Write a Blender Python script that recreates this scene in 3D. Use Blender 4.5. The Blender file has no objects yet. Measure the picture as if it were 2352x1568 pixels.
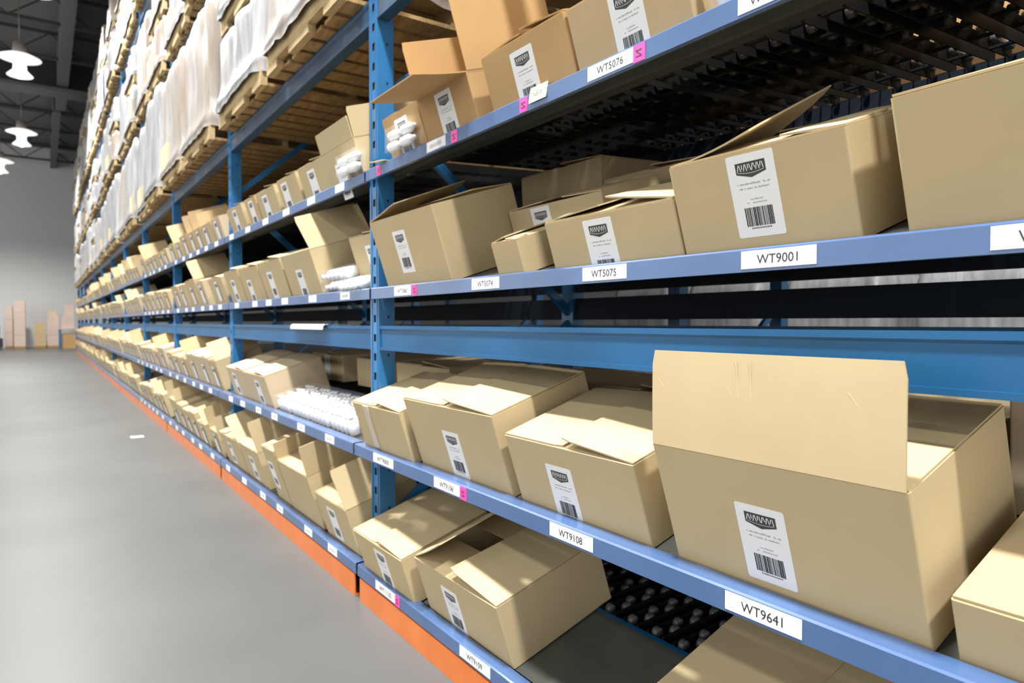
import bpy, math, random
from mathutils import Matrix, Vector
R = math.radians
scene = bpy.context.scene
COL = scene.collection
H_CAM = 1.2

# ------------------------------------------------------------------ materials
def new_mat(name):
    m = bpy.data.materials.new(name); m.use_nodes = True
    nt = m.node_tree
    return m, nt, nt.nodes['Principled BSDF']

def noise_mat(name, c1, c2, scale=8, rough=0.7, metal=0.0, bump=0.0, bscale=60, stretch=(1, 1, 1), spec=0.5, coat=0.0, detail=4):
    m, nt, b = new_mat(name)
    tc = nt.nodes.new('ShaderNodeTexCoord'); mp = nt.nodes.new('ShaderNodeMapping')
    mp.inputs['Scale'].default_value = stretch
    nt.links.new(tc.outputs['Object'], mp.inputs['Vector'])
    n = nt.nodes.new('ShaderNodeTexNoise'); n.inputs['Scale'].default_value = scale; n.inputs['Detail'].default_value = detail
    nt.links.new(mp.outputs['Vector'], n.inputs['Vector'])
    r = nt.nodes.new('ShaderNodeValToRGB')
    r.color_ramp.elements[0].position = 0.3; r.color_ramp.elements[1].position = 0.7
    r.color_ramp.elements[0].color = (*c1, 1); r.color_ramp.elements[1].color = (*c2, 1)
    nt.links.new(n.outputs['Fac'], r.inputs['Fac']); nt.links.new(r.outputs['Color'], b.inputs['Base Color'])
    b.inputs['Roughness'].default_value = rough; b.inputs['Metallic'].default_value = metal
    b.inputs['Specular IOR Level'].default_value = spec
    b.inputs['Coat Weight'].default_value = coat; b.inputs['Coat Roughness'].default_value = 0.15
    if bump:
        n2 = nt.nodes.new('ShaderNodeTexNoise'); n2.inputs['Scale'].default_value = bscale; n2.inputs['Detail'].default_value = 3
        nt.links.new(mp.outputs['Vector'], n2.inputs['Vector'])
        bp = nt.nodes.new('ShaderNodeBump'); bp.inputs['Strength'].default_value = bump; bp.inputs['Distance'].default_value = 0.01
        nt.links.new(n2.outputs['Fac'], bp.inputs['Height']); nt.links.new(bp.outputs['Normal'], b.inputs['Normal'])
    return m

def plain(name, c, rough=0.6, metal=0.0, spec=0.5):
    m, nt, b = new_mat(name)
    b.inputs['Base Color'].default_value = (*c, 1); b.inputs['Roughness'].default_value = rough
    b.inputs['Metallic'].default_value = metal; b.inputs['Specular IOR Level'].default_value = spec
    return m

CARD = [noise_mat('cardboard tan', (.49, .385, .222), (.53, .42, .245), 5, .8, bump=.012, bscale=40, spec=.25),
        noise_mat('cardboard warm', (.49, .365, .205), (.54, .40, .225), 5, .8, bump=.012, bscale=40, spec=.25),
        noise_mat('cardboard pale', (.53, .42, .275), (.57, .455, .30), 5, .8, bump=.012, bscale=40, spec=.25)]
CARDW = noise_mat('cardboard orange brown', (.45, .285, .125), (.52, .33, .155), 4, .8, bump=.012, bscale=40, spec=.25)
EDGE = plain('cardboard crease', (.62, .52, .36), .8)
PAPER = plain('label paper', (.80, .80, .80), .55)
INK = plain('black ink', (.02, .02, .022), .6)
INK2 = plain('soft grey ink', (.35, .35, .35), .7)
LOGO = plain('dark logo ink', (.045, .045, .045), .6)
PINK = plain('pink sticker', (.85, .06, .35), .5)
YELLOW = plain('pale yellow note', (.85, .85, .5), .6)
TAPE = plain('clear tape', (.60, .50, .40), .25)
BLUE = noise_mat('blue rack paint', (.012, .12, .30), (.022, .16, .37), 3, .35, coat=.35, bump=.03, bscale=20)
RAIL = noise_mat('blue rail paint', (.045, .10, .235), (.065, .13, .28), 3, .32, coat=.6, bump=.02, bscale=30)
BEAM = noise_mat('blue beam paint', (.006, .075, .18), (.010, .10, .24), 2, .42, coat=.05, spec=.35, bump=.05, bscale=12)
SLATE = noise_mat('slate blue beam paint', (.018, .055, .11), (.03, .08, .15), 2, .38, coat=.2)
BEAM_SHADE = plain('beam paint darkened as shade', (.008, .014, .024), .6, spec=.2)  # beam colour darkened to stand for the shade at the back
HOLE_SHADE = plain('hole shade', (.004, .006, .01), .8)  # near-black painted as the shade in the post holes
TRAY = noise_mat('dark tray steel', (.045, .048, .04), (.065, .068, .058), 6, .55, spec=.25)
TRACK = plain('black roller track', (.008, .008, .008), .6, spec=.2)
WHEEL = plain('grey track wheel', (.10, .10, .105), .35)
ORANGE = noise_mat('orange guard paint', (.58, .14, .02), (.66, .18, .035), 6, .4, coat=.2)
WOOD = noise_mat('pallet wood', (.22, .13, .05), (.40, .26, .12), 6, .8, stretch=(1, 6, 6), bump=.2, bscale=30, spec=.2)
WOODP = noise_mat('pale pallet wood', (.36, .26, .13), (.52, .39, .21), 6, .8, stretch=(1, 6, 6), bump=.2, bscale=30, spec=.2)
WRAP = noise_mat('white stretch wrap', (.22, .22, .225), (.42, .42, .425), 3, .35, stretch=(4, 4, .6), bump=.5, bscale=14, spec=.5)
WRAPB = noise_mat('stretch wrap over cartons', (.28, .22, .17), (.42, .41, .40), 2.2, .35, stretch=(3, 3, .5), bump=.5, bscale=14)
BOTTLE = noise_mat('white bottle plastic', (.78, .78, .78), (.86, .86, .86), 8, .3)
CAP = plain('white bottle cap', (.70, .70, .71), .4)
CARDPINK = noise_mat('far pale carton', (.52, .40, .34), (.60, .47, .40), 2, .8)
GREYP = plain('grey painted steel', (.11, .11, .115), .6)
BLACKP = plain('black plastic', (.02, .02, .022), .5)
LAMPH = plain('lamp housing', (.25, .22, .2), .5)
def emis(name, c, s):
    m, nt, b = new_mat(name)
    b.inputs['Base Color'].default_value = (.8, .8, .8, 1)
    b.inputs['Emission Color'].default_value = (*c, 1); b.inputs['Emission Strength'].default_value = s
    return m
GLOW = emis('lit lamp reflector', (1, .96, .92), .8)
BULB = emis('lamp bulb', (1, .97, .9), 6)
FLOOR = noise_mat('polished concrete', (.092, .094, .092), (.116, .118, .115), .9, .36, bump=.01, bscale=3, spec=.18, detail=8)
WALLM = noise_mat('grey wall paint', (.60, .60, .60), (.63, .63, .63), .3, .8)
CEIL = noise_mat('dark roof deck', (.13, .13, .13), (.155, .155, .155), 2, .8, stretch=(1, .2, 1))
JOIST = plain('dark steel joist', (.03, .03, .032), .6)
FILM = None
def film():
    m, nt, b = new_mat('clear shrink film')
    b.inputs['Base Color'].default_value = (.95, .95, .95, 1); b.inputs['Roughness'].default_value = .12
    b.inputs['Alpha'].default_value = .06
    return m
FILM = film()

# ------------------------------------------------------------------ mesh helpers
class MB:
    def __init__(s): s.v = []; s.f = []; s.m = []
    def add(s, vs, fs, mat=0):
        o = len(s.v); s.v += [tuple(p) for p in vs]
        for f in fs: s.f.append([o + i for i in f]); s.m.append(mat)
    def box(s, x0, x1, y0, y1, z0, z1, mat=0):
        s.add([(x0, y0, z0), (x1, y0, z0), (x1, y1, z0), (x0, y1, z0), (x0, y0, z1), (x1, y0, z1), (x1, y1, z1), (x0, y1, z1)],
              [(0, 3, 2, 1), (4, 5, 6, 7), (0, 1, 5, 4), (1, 2, 6, 5), (2, 3, 7, 6), (3, 0, 4, 7)], mat)
    def prism(s, poly, y0, y1, mat=0):          # polygon in x,z extruded along y
        n = len(poly)
        vs = [(x, y0, z) for x, z in poly] + [(x, y1, z) for x, z in poly]
        fs = [(i, i + n, (i + 1) % n + n, (i + 1) % n) for i in range(n)] + [tuple(range(n)), tuple(range(2 * n - 1, n - 1, -1))]
        s.add(vs, fs, mat)
    def lathe(s, prof, seg=14, axis='z', c=(0, 0, 0), mat=0):
        vs = []; n = len(prof)
        for k in range(seg):
            a = 2 * math.pi * k / seg
            for r, h in prof:
                p = (r * math.cos(a), r * math.sin(a), h)
                if axis == 'y': p = (p[0], p[2], p[1])
                if axis == 'x': p = (p[2], p[0], p[1])
                vs.append((p[0] + c[0], p[1] + c[1], p[2] + c[2]))
        fs = []
        for k in range(seg):
            k2 = (k + 1) % seg
            for i in range(n - 1): fs.append((k * n + i, k2 * n + i, k2 * n + i + 1, k * n + i + 1))
        if prof[0][0] > 1e-6: fs.append(tuple(k * n for k in range(seg))[::-1])
        if prof[-1][0] > 1e-6: fs.append(tuple(k * n + n - 1 for k in range(seg)))
        s.add(vs, fs, mat)
    def bar(s, a, b, w, h=None, mat=0):
        h = h or w; a = Vector(a); b = Vector(b); d = (b - a).normalized()
        u = d.cross(Vector((0, 1, 0)));
        if u.length < .01: u = d.cross(Vector((1, 0, 0)))
        u.normalize(); t = d.cross(u)
        vs = [p + u * w / 2 * i + t * h / 2 * j for p in (a, b) for i, j in ((-1, -1), (1, -1), (1, 1), (-1, 1))]
        s.add(vs, [(0, 1, 2, 3), (7, 6, 5, 4), (0, 4, 5, 1), (1, 5, 6, 2), (2, 6, 7, 3), (3, 7, 4, 0)], mat)
    def mesh(s, name, mats, smooth=False, o=(0, 0, 0)):
        me = bpy.data.meshes.new(name)
        me.from_pydata([(x - o[0], y - o[1], z - o[2]) for x, y, z in s.v], [], s.f)
        for m in (mats if isinstance(mats, (list, tuple)) else [mats]): me.materials.append(m)
        me.polygons.foreach_set('material_index', s.m)
        if smooth: me.polygons.foreach_set('use_smooth', [True] * len(s.f))
        me.update(); me.validate()
        import bmesh
        bm = bmesh.new(); bm.from_mesh(me); bmesh.ops.recalc_face_normals(bm, faces=bm.faces); bm.to_mesh(me); bm.free()
        return me
    def build(s, name, mats, parent=None, smooth=False, o=(0, 0, 0)):
        return obj(name, s.mesh(name, mats, smooth, o), parent, None if parent else o)

def obj(name, me, parent=None, loc=None):
    ob = bpy.data.objects.new(name, me); COL.objects.link(ob)
    if parent: ob.parent = parent
    if loc is not None: ob.location = loc
    return ob

def tag(o, label, cat, group=None):
    o['label'] = label; o['category'] = cat
    if group: o['group'] = group
    return o

def thing(name, label, cat, loc=(0, 0, 0), group=None):
    o = bpy.data.objects.new(name, None); COL.objects.link(o); o.location = loc
    o.empty_display_size = .1
    return tag(o, label, cat, group)

def structure(o):
    o['kind'] = 'structure'; return o

ORD = ['', 'first', 'second', 'third', 'fourth', 'fifth', 'sixth', 'seventh', 'eighth', 'ninth', 'tenth', 'eleventh', 'twelfth', 'thirteenth']

_txt = {}
def text_mesh(s):                     # letters as flat faces, height 1 unit, centred
    if s in _txt: return _txt[s]
    cu = bpy.data.curves.new('lettering', 'FONT'); cu.body = s; cu.align_x = 'CENTER'; cu.size = 1.0; cu.resolution_u = 3
    ob = bpy.data.objects.new('lettering', cu); COL.objects.link(ob)
    dg = bpy.context.evaluated_depsgraph_get()
    me = bpy.data.meshes.new_from_object(ob.evaluated_get(dg))
    vs = [(v.co.x, v.co.y) for v in me.vertices]; fs = [tuple(p.vertices) for p in me.polygons]
    bpy.data.objects.remove(ob); bpy.data.meshes.remove(me)
    _txt[s] = (vs, fs); return _txt[s]

# ------------------------------------------------------------------ layout constants (metres)
PITCH = 2.76
def post_y(k): return 2.81 + PITCH * k        # centre of upright k, 0 = the near one in view
XP = 1.2                                       # front plane of the uprights
XB = 2.36                                      # back plane
TILT = R(18)
cT, sT = math.cos(TILT), math.sin(TILT)
ORG = {'0': (1.163, .147), 'L': (1.163, .672), 'M': (1.203, 1.346), 'U': (1.182, 1.846)}
RAILX = {'0': 1.11, 'L': 1.10, 'M': 1.18, 'U': 1.158}
RAILZ = {'0': .105, 'L': .632, 'M': 1.303, 'U': 1.808}
RAILD = {'0': .042, 'L': .05, 'M': .018, 'U': .018}
LEVN = {'0': 'lowest shelf', 'L': 'second shelf up', 'M': 'third shelf up', 'U': 'fourth shelf up'}

# ------------------------------------------------------------------ cartons
def frame(lev, y1, a0=0.0, tilt=None, org=None, dz=0.001):
    t = TILT if tilt is None else tilt
    X0, Z0 = org or ORG[lev]
    c, s = math.cos(t), math.sin(t)
    o = Vector((X0 + a0 * c - dz * s, y1, Z0 + a0 * s + dz * c))
    return Matrix(((0, c, -s, o.x), (-1, 0, 0, o.y), (0, s, c, o.z), (0, 0, 0, 1)))

def body_mesh(W, D, H, th=.005, r=.005, bulge=.003):
    mb = MB()
    def ring(ins, z, extra=0):
        pts = []
        x0, x1, y0, y1 = ins, W - ins, ins, D - ins
        rr = max(.001, r - ins * .5)
        for cx, cy, a in ((x0 + rr, y0 + rr, 180), (x1 - rr, y0 + rr, 270), (x1 - rr, y1 - rr, 0), (x0 + rr, y1 - rr, 90)):
            for k in range(4):
                an = R(a + 30 * k); pts.append((cx + rr * math.cos(an), cy + rr * math.sin(an), z))
            # mid points of the side give a slightly bowed wall
            nx, ny = {180: (W / 2, y0), 270: (x1, D / 2), 0: (W / 2, y1 + extra), 90: (x0 - extra, D / 2)}[a]
            pts.append((nx, ny, z))
        return pts
    rings = [ring(0, 0), ring(0, H * .5, bulge), ring(0, H), ring(th, H), ring(th, th)]
    n = len(rings[0]); vs = [p for rg in rings for p in rg]; fs = []
    for j in range(len(rings) - 1):
        for i in range(n):
            i2 = (i + 1) % n
            fs.append((j * n + i, j * n + i2, (j + 1) * n + i2, (j + 1) * n + i))
    fs.append(tuple(range(n))[::-1]); fs.append(tuple(range(4 * n, 5 * n)))
    mb.add(vs, fs)
    return mb

def flap_mb(W, D, H, side, ang, ln, curl=0, twist=0, th=.004, lift=.0, mb=None, crease=False, s0=0, s1=1):
    mb = mb or MB()
    z = Vector((0, 0, 1))
    if side == 'front': h0, sd, inn, L = Vector((0, .0025, H)), Vector((1, 0, 0)), Vector((0, 1, 0)), W
    elif side == 'back': h0, sd, inn, L = Vector((0, D - .0025, H)), Vector((1, 0, 0)), Vector((0, -1, 0)), W
    elif side == 'far': h0, sd, inn, L = Vector((.0025, 0, H)), Vector((0, 1, 0)), Vector((1, 0, 0)), D
    else: h0, sd, inn, L = Vector((W - .0025, 0, H)), Vector((0, 1, 0)), Vector((-1, 0, 0)), D
    h0 = h0 + z * (.0005 + lift)
    ns, nr = 8, 7
    top, bot = [], []
    for i in range(ns + 1):
        u = s0 + (s1 - s0) * i / ns
        pos = Vector((0, 0, 0))
        for j in range(nr + 1):
            a = R(ang + twist * (u - .5) + curl * (j / nr))
            if j: pos = pos + (inn * math.cos(a) + z * math.sin(a)) * (ln / nr)
            nrm = -inn * math.sin(a) + z * math.cos(a)
            us = u
            if j >= nr - 1:                         # rounded outer corners
                k = .0 if j == nr - 1 else .006 / L
                us = min(max(u, s0 + k), s1 - k)
            us = .004 / L + us * (1 - .008 / L)
            p = h0 + sd * (us * L) + pos
            bot.append(p); top.append(p + nrm * th)
    m = (nr + 1); N = len(top); vs = top + bot; fs = []
    for i in range(ns):
        for j in range(nr):
            q = (i * m + j, i * m + j + 1, (i + 1) * m + j + 1, (i + 1) * m + j)
            fs.append(q); fs.append(tuple(N + k for k in q[::-1]))
    loop = [i * m for i in range(ns + 1)] + [ns * m + j for j in range(1, nr + 1)] + [i * m + nr for i in range(ns - 1, -1, -1)] + [j for j in range(nr - 1, 0, -1)]
    for a, b in zip(loop, loop[1:] + loop[:1]): fs.append((a, b, b + N, a + N))
    mb.add(vs, fs)
    return mb

# shipping label pieces, drawn in a unit 0..1 by 0..1 square standing on the carton front (x to the right, z up)
def label_meshes():
    w, h = .108, .166
    sheet = MB(); r = .005; pts = []
    for cx, cz, a in ((r, r, 180), (w - r, r, 270), (w - r, h - r, 0), (r, h - r, 90)):
        for k in range(4): an = R(a + 30 * k); pts.append((cx + r * math.cos(an), -.0008, cz + r * math.sin(an)))
    n = len(pts); sheet.add(pts + [(x, .002, z) for x, y, z in pts], [tuple(range(n))] + [(i, i + n, (i + 1) % n + n, (i + 1) % n) for i in range(n)])
    y = -.0013
    def q(mb, x0, x1, z0, z1, sk=0, mat=0): mb.add([(x0, y, z0), (x1, y, z0), (x1 + sk, y, z1), (x0 + sk, y, z1)], [(0, 1, 2, 3)], mat)
    logo = MB(); x0, x1, zt, zm, zb = .02, .088, h - .016, h - .038, h - .047
    logo.add([(x0, y, zt), (x1, y, zt), (x1, y, zm), ((x0 + x1) / 2, y, zb), (x0, y, zm)], [(4, 3, 2, 1, 0)], 0)
    y = -.0016
    rnd = random.Random(4)
    xx = x0 + .005
    sk = [-.004, .003, 0, -.003, .003, 0, .003, -.003, .003, -.003, .003, -.002, .002]
    for i, s in enumerate(sk):                       # a row of narrow slanted white letter strokes on the dark badge
        w2 = .0017; hh = .013 - .004 * (i % 3 == 2)
        logo.add([(xx - s / 2, y, zt - .004), (xx + w2 - s / 2, y, zt - .004), (xx + w2 + s / 2, y, zt - .004 - hh), (xx + s / 2, y, zt - .004 - hh)], [(3, 2, 1, 0)], 1)
        xx += .0047
    for k in range(10):                              # thin curved line below the strokes
        u0, u1 = k / 10, (k + 1) / 10
        f = lambda u: zm + .003 + .0035 * math.sin(u * math.pi) * -1
        a0, a1 = x0 + .004 + u0 * .06, x0 + .004 + u1 * .06
        logo.add([(a0, y, f(u0)), (a1, y, f(u1)), (a1, y, f(u1) + .0008), (a0, y, f(u0) + .0008)], [(0, 1, 2, 3)], 1)
    y = -.0013
    bar = MB(); rnd = random.Random(9); xx = .024
    while xx < .088:
        w2 = rnd.choice([.0008, .0012, .0018, .0026]); q(bar, xx, min(xx + w2, .09), .022, .06); xx += w2 + rnd.choice([.0008, .0011, .0017])
    xx = .034
    while xx < .08: q(bar, xx, xx + .0018, .0165, .0195); xx += .0036
    txt = MB(); rnd = random.Random(3)
    for z0, xa, xb, hh in ((.106, .018, .092, .0032), (.097, .022, .088, .0032), (.075, .042, .072, .0026), (.068, .034, .078, .0026)):
        xx = xa
        while xx < xb:
            w2 = rnd.uniform(.001, .0022)
            if rnd.random() > .13: q(txt, xx, xx + w2, z0 + rnd.uniform(-.0004, .0004), z0 + hh * rnd.uniform(.6, 1.1))
            xx += w2 + .0011
    return sheet.mesh('shipping_label', PAPER), logo.mesh('logo_badge', [LOGO, PAPER]), bar.mesh('barcode', INK), txt.mesh('address_text', INK2)
LM = label_meshes()

def put_label(parent, x0, z0, detail=2, scale=1.0, rot=None, name='shipping_label'):
    s = obj(name, LM[0], parent, (x0, 0, z0)); s.scale = (scale, 1, scale)
    if rot is not None: s.rotation_euler = rot[0]; s.location = rot[1]
    if detail >= 1: obj('logo_badge', LM[1], s); obj('barcode', LM[2], s)
    if detail >= 2: obj('address_text', LM[3], s)
    return s

def carton(label, lev, y0, y1, Hh, D=.36, a0=0.0, dz=0.0015, flaps=None, lab=None, mat=0, tape=None, group=None, tilt=None, org=None, detail=2, sidelab=None):
    W = y1 - y0
    root = thing('cardboard_carton', label, 'box', group=group)
    root.matrix_world = frame(lev, y1, a0, tilt, org, dz)
    cm = CARD[mat] if isinstance(mat, int) else mat
    body_mesh(W, D, Hh).build('carton_body', cm, root)
    if flaps is None: flaps = closed(W, D)
    for fl in flaps:
        kw = dict(fl[3]) if len(fl) > 3 else {}
        flap_mb(W, D, Hh, fl[0], fl[1], fl[2], **kw).build('flap', cm, root, smooth=False)
    if lab: put_label(root, lab[0], lab[1] - .166, detail)
    if sidelab:     # on the wall facing the camera end of the aisle
        s = put_label(root, 0, 0, detail, rot=((0, 0, R(90)), (W + .0015, sidelab[0], sidelab[1] - .166)))
    if tape:
        mb = MB(); mb.box(tape[0], tape[0] + .05, -.0045, .001, Hh * tape[1], Hh - .002)
        tp = mb.build('packing_tape', TAPE, root); tp['label'] = 'strip of clear glossy packing tape'
    return root

def closed(W, D, near=2.5, far=1, front=-1):
    near = min(near, 2 + near * .25)
    m = min(W, D)
    return [('front', front, D * .48, {'lift': -.004}), ('back', front, D * .48, {'lift': -.004}),
            ('far', far, W * .495, {'lift': .001, 'twist': 2}), ('near', near, W * .495, {'lift': .001, 'twist': -2.5})]

# ------------------------------------------------------------------ uprights
HP = .084
def post_front_mesh(zt):
    mb = MB(); w = .045; n = int(zt / HP)
    hx0, hx1 = -.017, .008      # slot across the face (y)
    for i in range(n):
        z = i * HP
        z1, z2, z3 = z + .026, z + .058, z + HP
        for a, b, c, d in ((-w, w, z, z1), (-w, hx0, z1, z2), (hx1, w, z1, z2), (-w, w, z2, z3)):
            mb.add([(0, a, c), (0, b, c), (0, b, d), (0, a, d)], [(0, 3, 2, 1)])
    zt = n * HP
    mb.add([(.0, -w, 0), (.075, -w, 0), (.075, -w, zt), (0, -w, zt)], [(0, 1, 2, 3)])
    mb.add([(.0, w, 0), (.075, w, 0), (.075, w, zt), (0, w, zt)], [(3, 2, 1, 0)])
    for s in (-1, 1):
        mb.add([(.075, s * w, 0), (.075, s * .022, 0), (.075, s * .022, zt), (.075, s * w, zt)], [(0, 1, 2, 3)])
    # vertical stiffening ribs of the face and dark discs painting the shade of the side bolt holes
    for yy in (-.028, .026): mb.box(-.003, .0, yy - .004, yy + .004, 0, zt)
    me_mats = [BLUE, HOLE_SHADE]
    for i in range(n // 2):
        z = i * HP * 2 + .05; c = (.045, -w - .0006, z); k = 8
        vs = [(c[0] + .005 * math.cos(2 * math.pi * j / k), c[1], c[2] + .007 * math.sin(2 * math.pi * j / k)) for j in range(k)]
        mb.add(vs, [tuple(range(k))], 1)
    # dark sheet painted as the shade inside the slots
    mb.add([(.004, -.02, 0), (.004, .016, 0), (.004, .016, zt), (.004, -.02, zt)], [(0, 3, 2, 1)], 1)
    return mb.mesh('front_post', me_mats)
POST_TOP = 6.9
PFM = post_front_mesh(POST_TOP)
mb = MB(); mb.box(-.075, 0, -.045, .045, 0, POST_TOP); PRM = mb.mesh('rear_post', BLUE)
mb = MB(); mb.box(-.02, .12, -.075, .075, 0, .012)
for sx, sy in ((.0, .06), (.1, -.06)): mb.lathe([(.012, .012), (.012, .025), (.0, .027)], 8, c=(sx - .008 if sx == 0 else sx, sy, 0))
FPM = mb.mesh('foot_plate', BLUE)
BRC = []
def brace_meshes():
    d = XB - XP
    for i in range(7):
        z = .3 + i * .95
        mb = MB(); a, b = (.06, 0, z), (d - .06, 0, z + .9)
        if i % 2: a, b = (.06, 0, z + .9), (d - .06, 0, z)
        mb.bar(a, b, .04, .03); BRC.append(mb.mesh('diagonal_brace', BLUE))
brace_meshes()
NP = 12
for k in range(0, NP):
    lab = 'nearest blue slotted upright frame, in sharp focus' if k == 0 else '%s blue slotted upright frame counted from the nearest one' % ORD[k + 1]
    u = thing('rack_upright_frame', lab, 'rack frame', (XP, post_y(k), 0), 'upright frames of the long rack')
    obj('front_post', PFM, u); obj('rear_post', PRM, u, (XB - XP, 0, 0)); obj('foot_plate', FPM, u); obj('foot_plate', FPM, u, (XB - XP - .09, 0, 0))
    for b in BRC: obj('diagonal_brace', b, u)
# uprights of the rack standing back to back behind it, seen through the gap under the third shelf
for k in range(-1, 4):
    u = thing('rack_upright_frame', '%s upright of the back rack, dark behind the nearest gap' % ORD[k + 2], 'rack frame', (3.1, post_y(k), 0), 'upright frames of the back rack')
    mb = MB(); mb.box(0, .075, -.045, .045, 0, 3.2); mb.build('front_post', BLUE, u)
    mb = MB(); mb.box(1.0, 1.075, -.045, .045, 0, 3.2); mb.build('rear_post', BLUE, u)
    for z in (.5, 1.6): 
        mb = MB(); mb.bar((.07, 0, z), (1.0, 0, z + .8), .04, .03); mb.build('diagonal_brace', BLUE, u)

# ------------------------------------------------------------------ shelves
for k in range(0, 3):  # decks added behind so the view deep into the rack falls dark
    for z, nm in ((.75, 'second'), (1.66, 'third'), (1.94, 'fourth')):
        s_ = thing('added_deck', '%s level deck added to darken the back rack, %s bay' % (nm, ORD[k + 1]), 'shelf', (3.1, post_y(k) - PITCH / 2, z), 'decks added to darken the back rack')
        mb = MB(); mb.box(-.6, 1.05, -PITCH / 2 + .05, PITCH / 2 - .05, 0, .02); mb.build('deck_panel', TRACK, s_)
        for x in (-.6, 1.0): 
            mb = MB(); mb.box(x, x + .05, -PITCH / 2 + .05, PITCH / 2 - .05, -.10, -.001); mb.build('edge_rail', BEAM_SHADE, s_)
def rail_mesh(lev, ln):
    d = RAILD[lev]
    p = [(0, 0), (0, .044), (.004, .048), (d, .051), (d + .006, .018), (d + .003, .018), (d - .003, .048), (.006, .045), (.003, .042), (.003, .003), (d * .8, .003), (d * .8, 0)]
    mb = MB(); mb.prism(p, -ln / 2, ln / 2); return mb.mesh('front_rail', RAIL)
def tray_mesh(lev, ln):
    # tilted presenting tray with an underside lip, in coordinates of the rail's front bottom edge
    X0, Z0 = ORG[lev]; ox, oz = X0 - RAILX[lev], Z0 - RAILZ[lev]
    e2 = (cT, sT); e3 = (-sT, cT); t = .022
    def P(a, b): return (ox + a * e2[0] + b * e3[0], oz + a * e2[1] + b * e3[1])
    mb = MB(); poly = [P(.004, -.002), P(.36, -.002), P(.36, -t), P(.03, -t)]
    mb.prism(poly, -ln / 2, ln / 2)
    mb.prism([P(.345, -.0015), P(.36, -.0015), P(.36, -t), P(.345, -t)], -ln / 2 + .001, ln / 2 - .001, 1)
    # dark stiffening channel hanging below
    for a in (.07, .2): mb.prism([P(a, -t), P(a + .05, -t), P(a + .05, -t - .018), P(a, -t - .018)], -ln / 2, ln / 2)
    return mb.mesh('presenting_tray', [TRAY, BEAM])
def rear_mesh(lev, ln):
    mb = MB(); x = XB - RAILX[lev] - .06; oz = ORG[lev][1] - RAILZ[lev]
    mb.box(x, x + .045, -ln / 2, ln / 2, oz - .13, oz - .02); mb.box(x, x + .045, -ln / 2, ln / 2, oz + .012, oz + .12); mb.box(x + .046, x + .052, -ln / 2, -ln / 2 + .05, oz - .13, oz + .12); return mb.mesh('rear_beam', BEAM_SHADE)
def track_meshes():
    mb = MB(); L = .82
    for s in (-1, 1): mb.box(0, L, s * .031 - .002, s * .031 + .002, -.03, .008)
    for i in range(7): mb.box(.01 + i * .13, .025 + i * .13, -.031, .031, -.03, -.024)
    wh = MB(); n = int(L / .046)
    for i in range(n):
        yy = -.014 if i % 2 else .014
        wh.lathe([(.012, yy - .011), (.017, yy - .008), (.017, yy + .008), (.012, yy + .011)], 10, 'y', (.025 + i * .046, 0, -.002))
    return mb.mesh('roller_track', TRACK), wh.mesh('track_wheels', WHEEL, True)
TRK, TWH = track_meshes()
RM = {}; BAYL = PITCH - .02
for l in 'LMU0': RM[l] = (rail_mesh(l, BAYL), tray_mesh(l, PITCH - .1), rear_mesh(l, PITCH - .1))

def loc_label_mesh(text, w, h=.036):
    mb = MB(); mb.box(-.0008, .001, -w / 2, w / 2, 0, h, 0)
    if text:
        vs, fs = text_mesh(text); xs = [v[0] for v in vs]; wd = max(xs) - min(xs); s = min(.026, w * .62 / wd)
        sx = s if wd * s > w * .5 else w * .6 / wd
        cx = (max(xs) + min(xs)) / 2
        mb.add([(-.0014, -(x - cx) * sx, h * .5 - s * .36 + y * s) for x, y in vs], fs, 1)
    else:
        rnd = random.Random(7); yy = -w * .28
        while yy < w * .28:
            mb.add([(-.0014, yy, h * .3), (-.0014, yy + .004, h * .3), (-.0014, yy + .004, h * .68), (-.0014, yy, h * .68)], [(0, 1, 2, 3)], 2); yy += .011
    return mb.mesh('location_label', [PAPER, INK, INK2])
PLAIN = loc_label_mesh(None, .12)
def pink_mesh(letter=True):
    mb = MB(); mb.box(-.001, .001, -.019, .019, -.003, .037, 0)
    if letter:
        vs, fs = text_mesh('N')
        # the letter lies on its side on the sticker
        mb.add([(-.0016, (y - .36) * -.030, .0165 + (x) * .026) for x, y in vs], fs, 1)
    return mb.mesh('pink_sticker', [PINK, INK])
PKM = pink_mesh(True)
LOCS = {'M': [('WT5060', 2.485, .15), ('N', 2.377), ('WT5074', 1.87, .165), ('WT5075', 1.304, .165), ('WT9001', .806, .165), ('WT9002', .36, .165)],
        'L': [('WT9000', 2.5, .19), ('WT9106', 1.985, .175), ('N', 1.875), ('WT9108', 1.337, .172), ('WT9641', .776, .165)],
        '0': [('WT1135', 2.507, .19), ('N', 2.395), ('WT9109', 1.825, .185)],
        'U': [('N', 2.66), (None, 2.16, .14), ('N', 2.03), ('N', 1.625), ('WT5076', 1.26, .165), ('N', 1.16), ('WT5077', .81, .15)]}
NB = 12      # bays in view: bay 0 is the nearest
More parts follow.
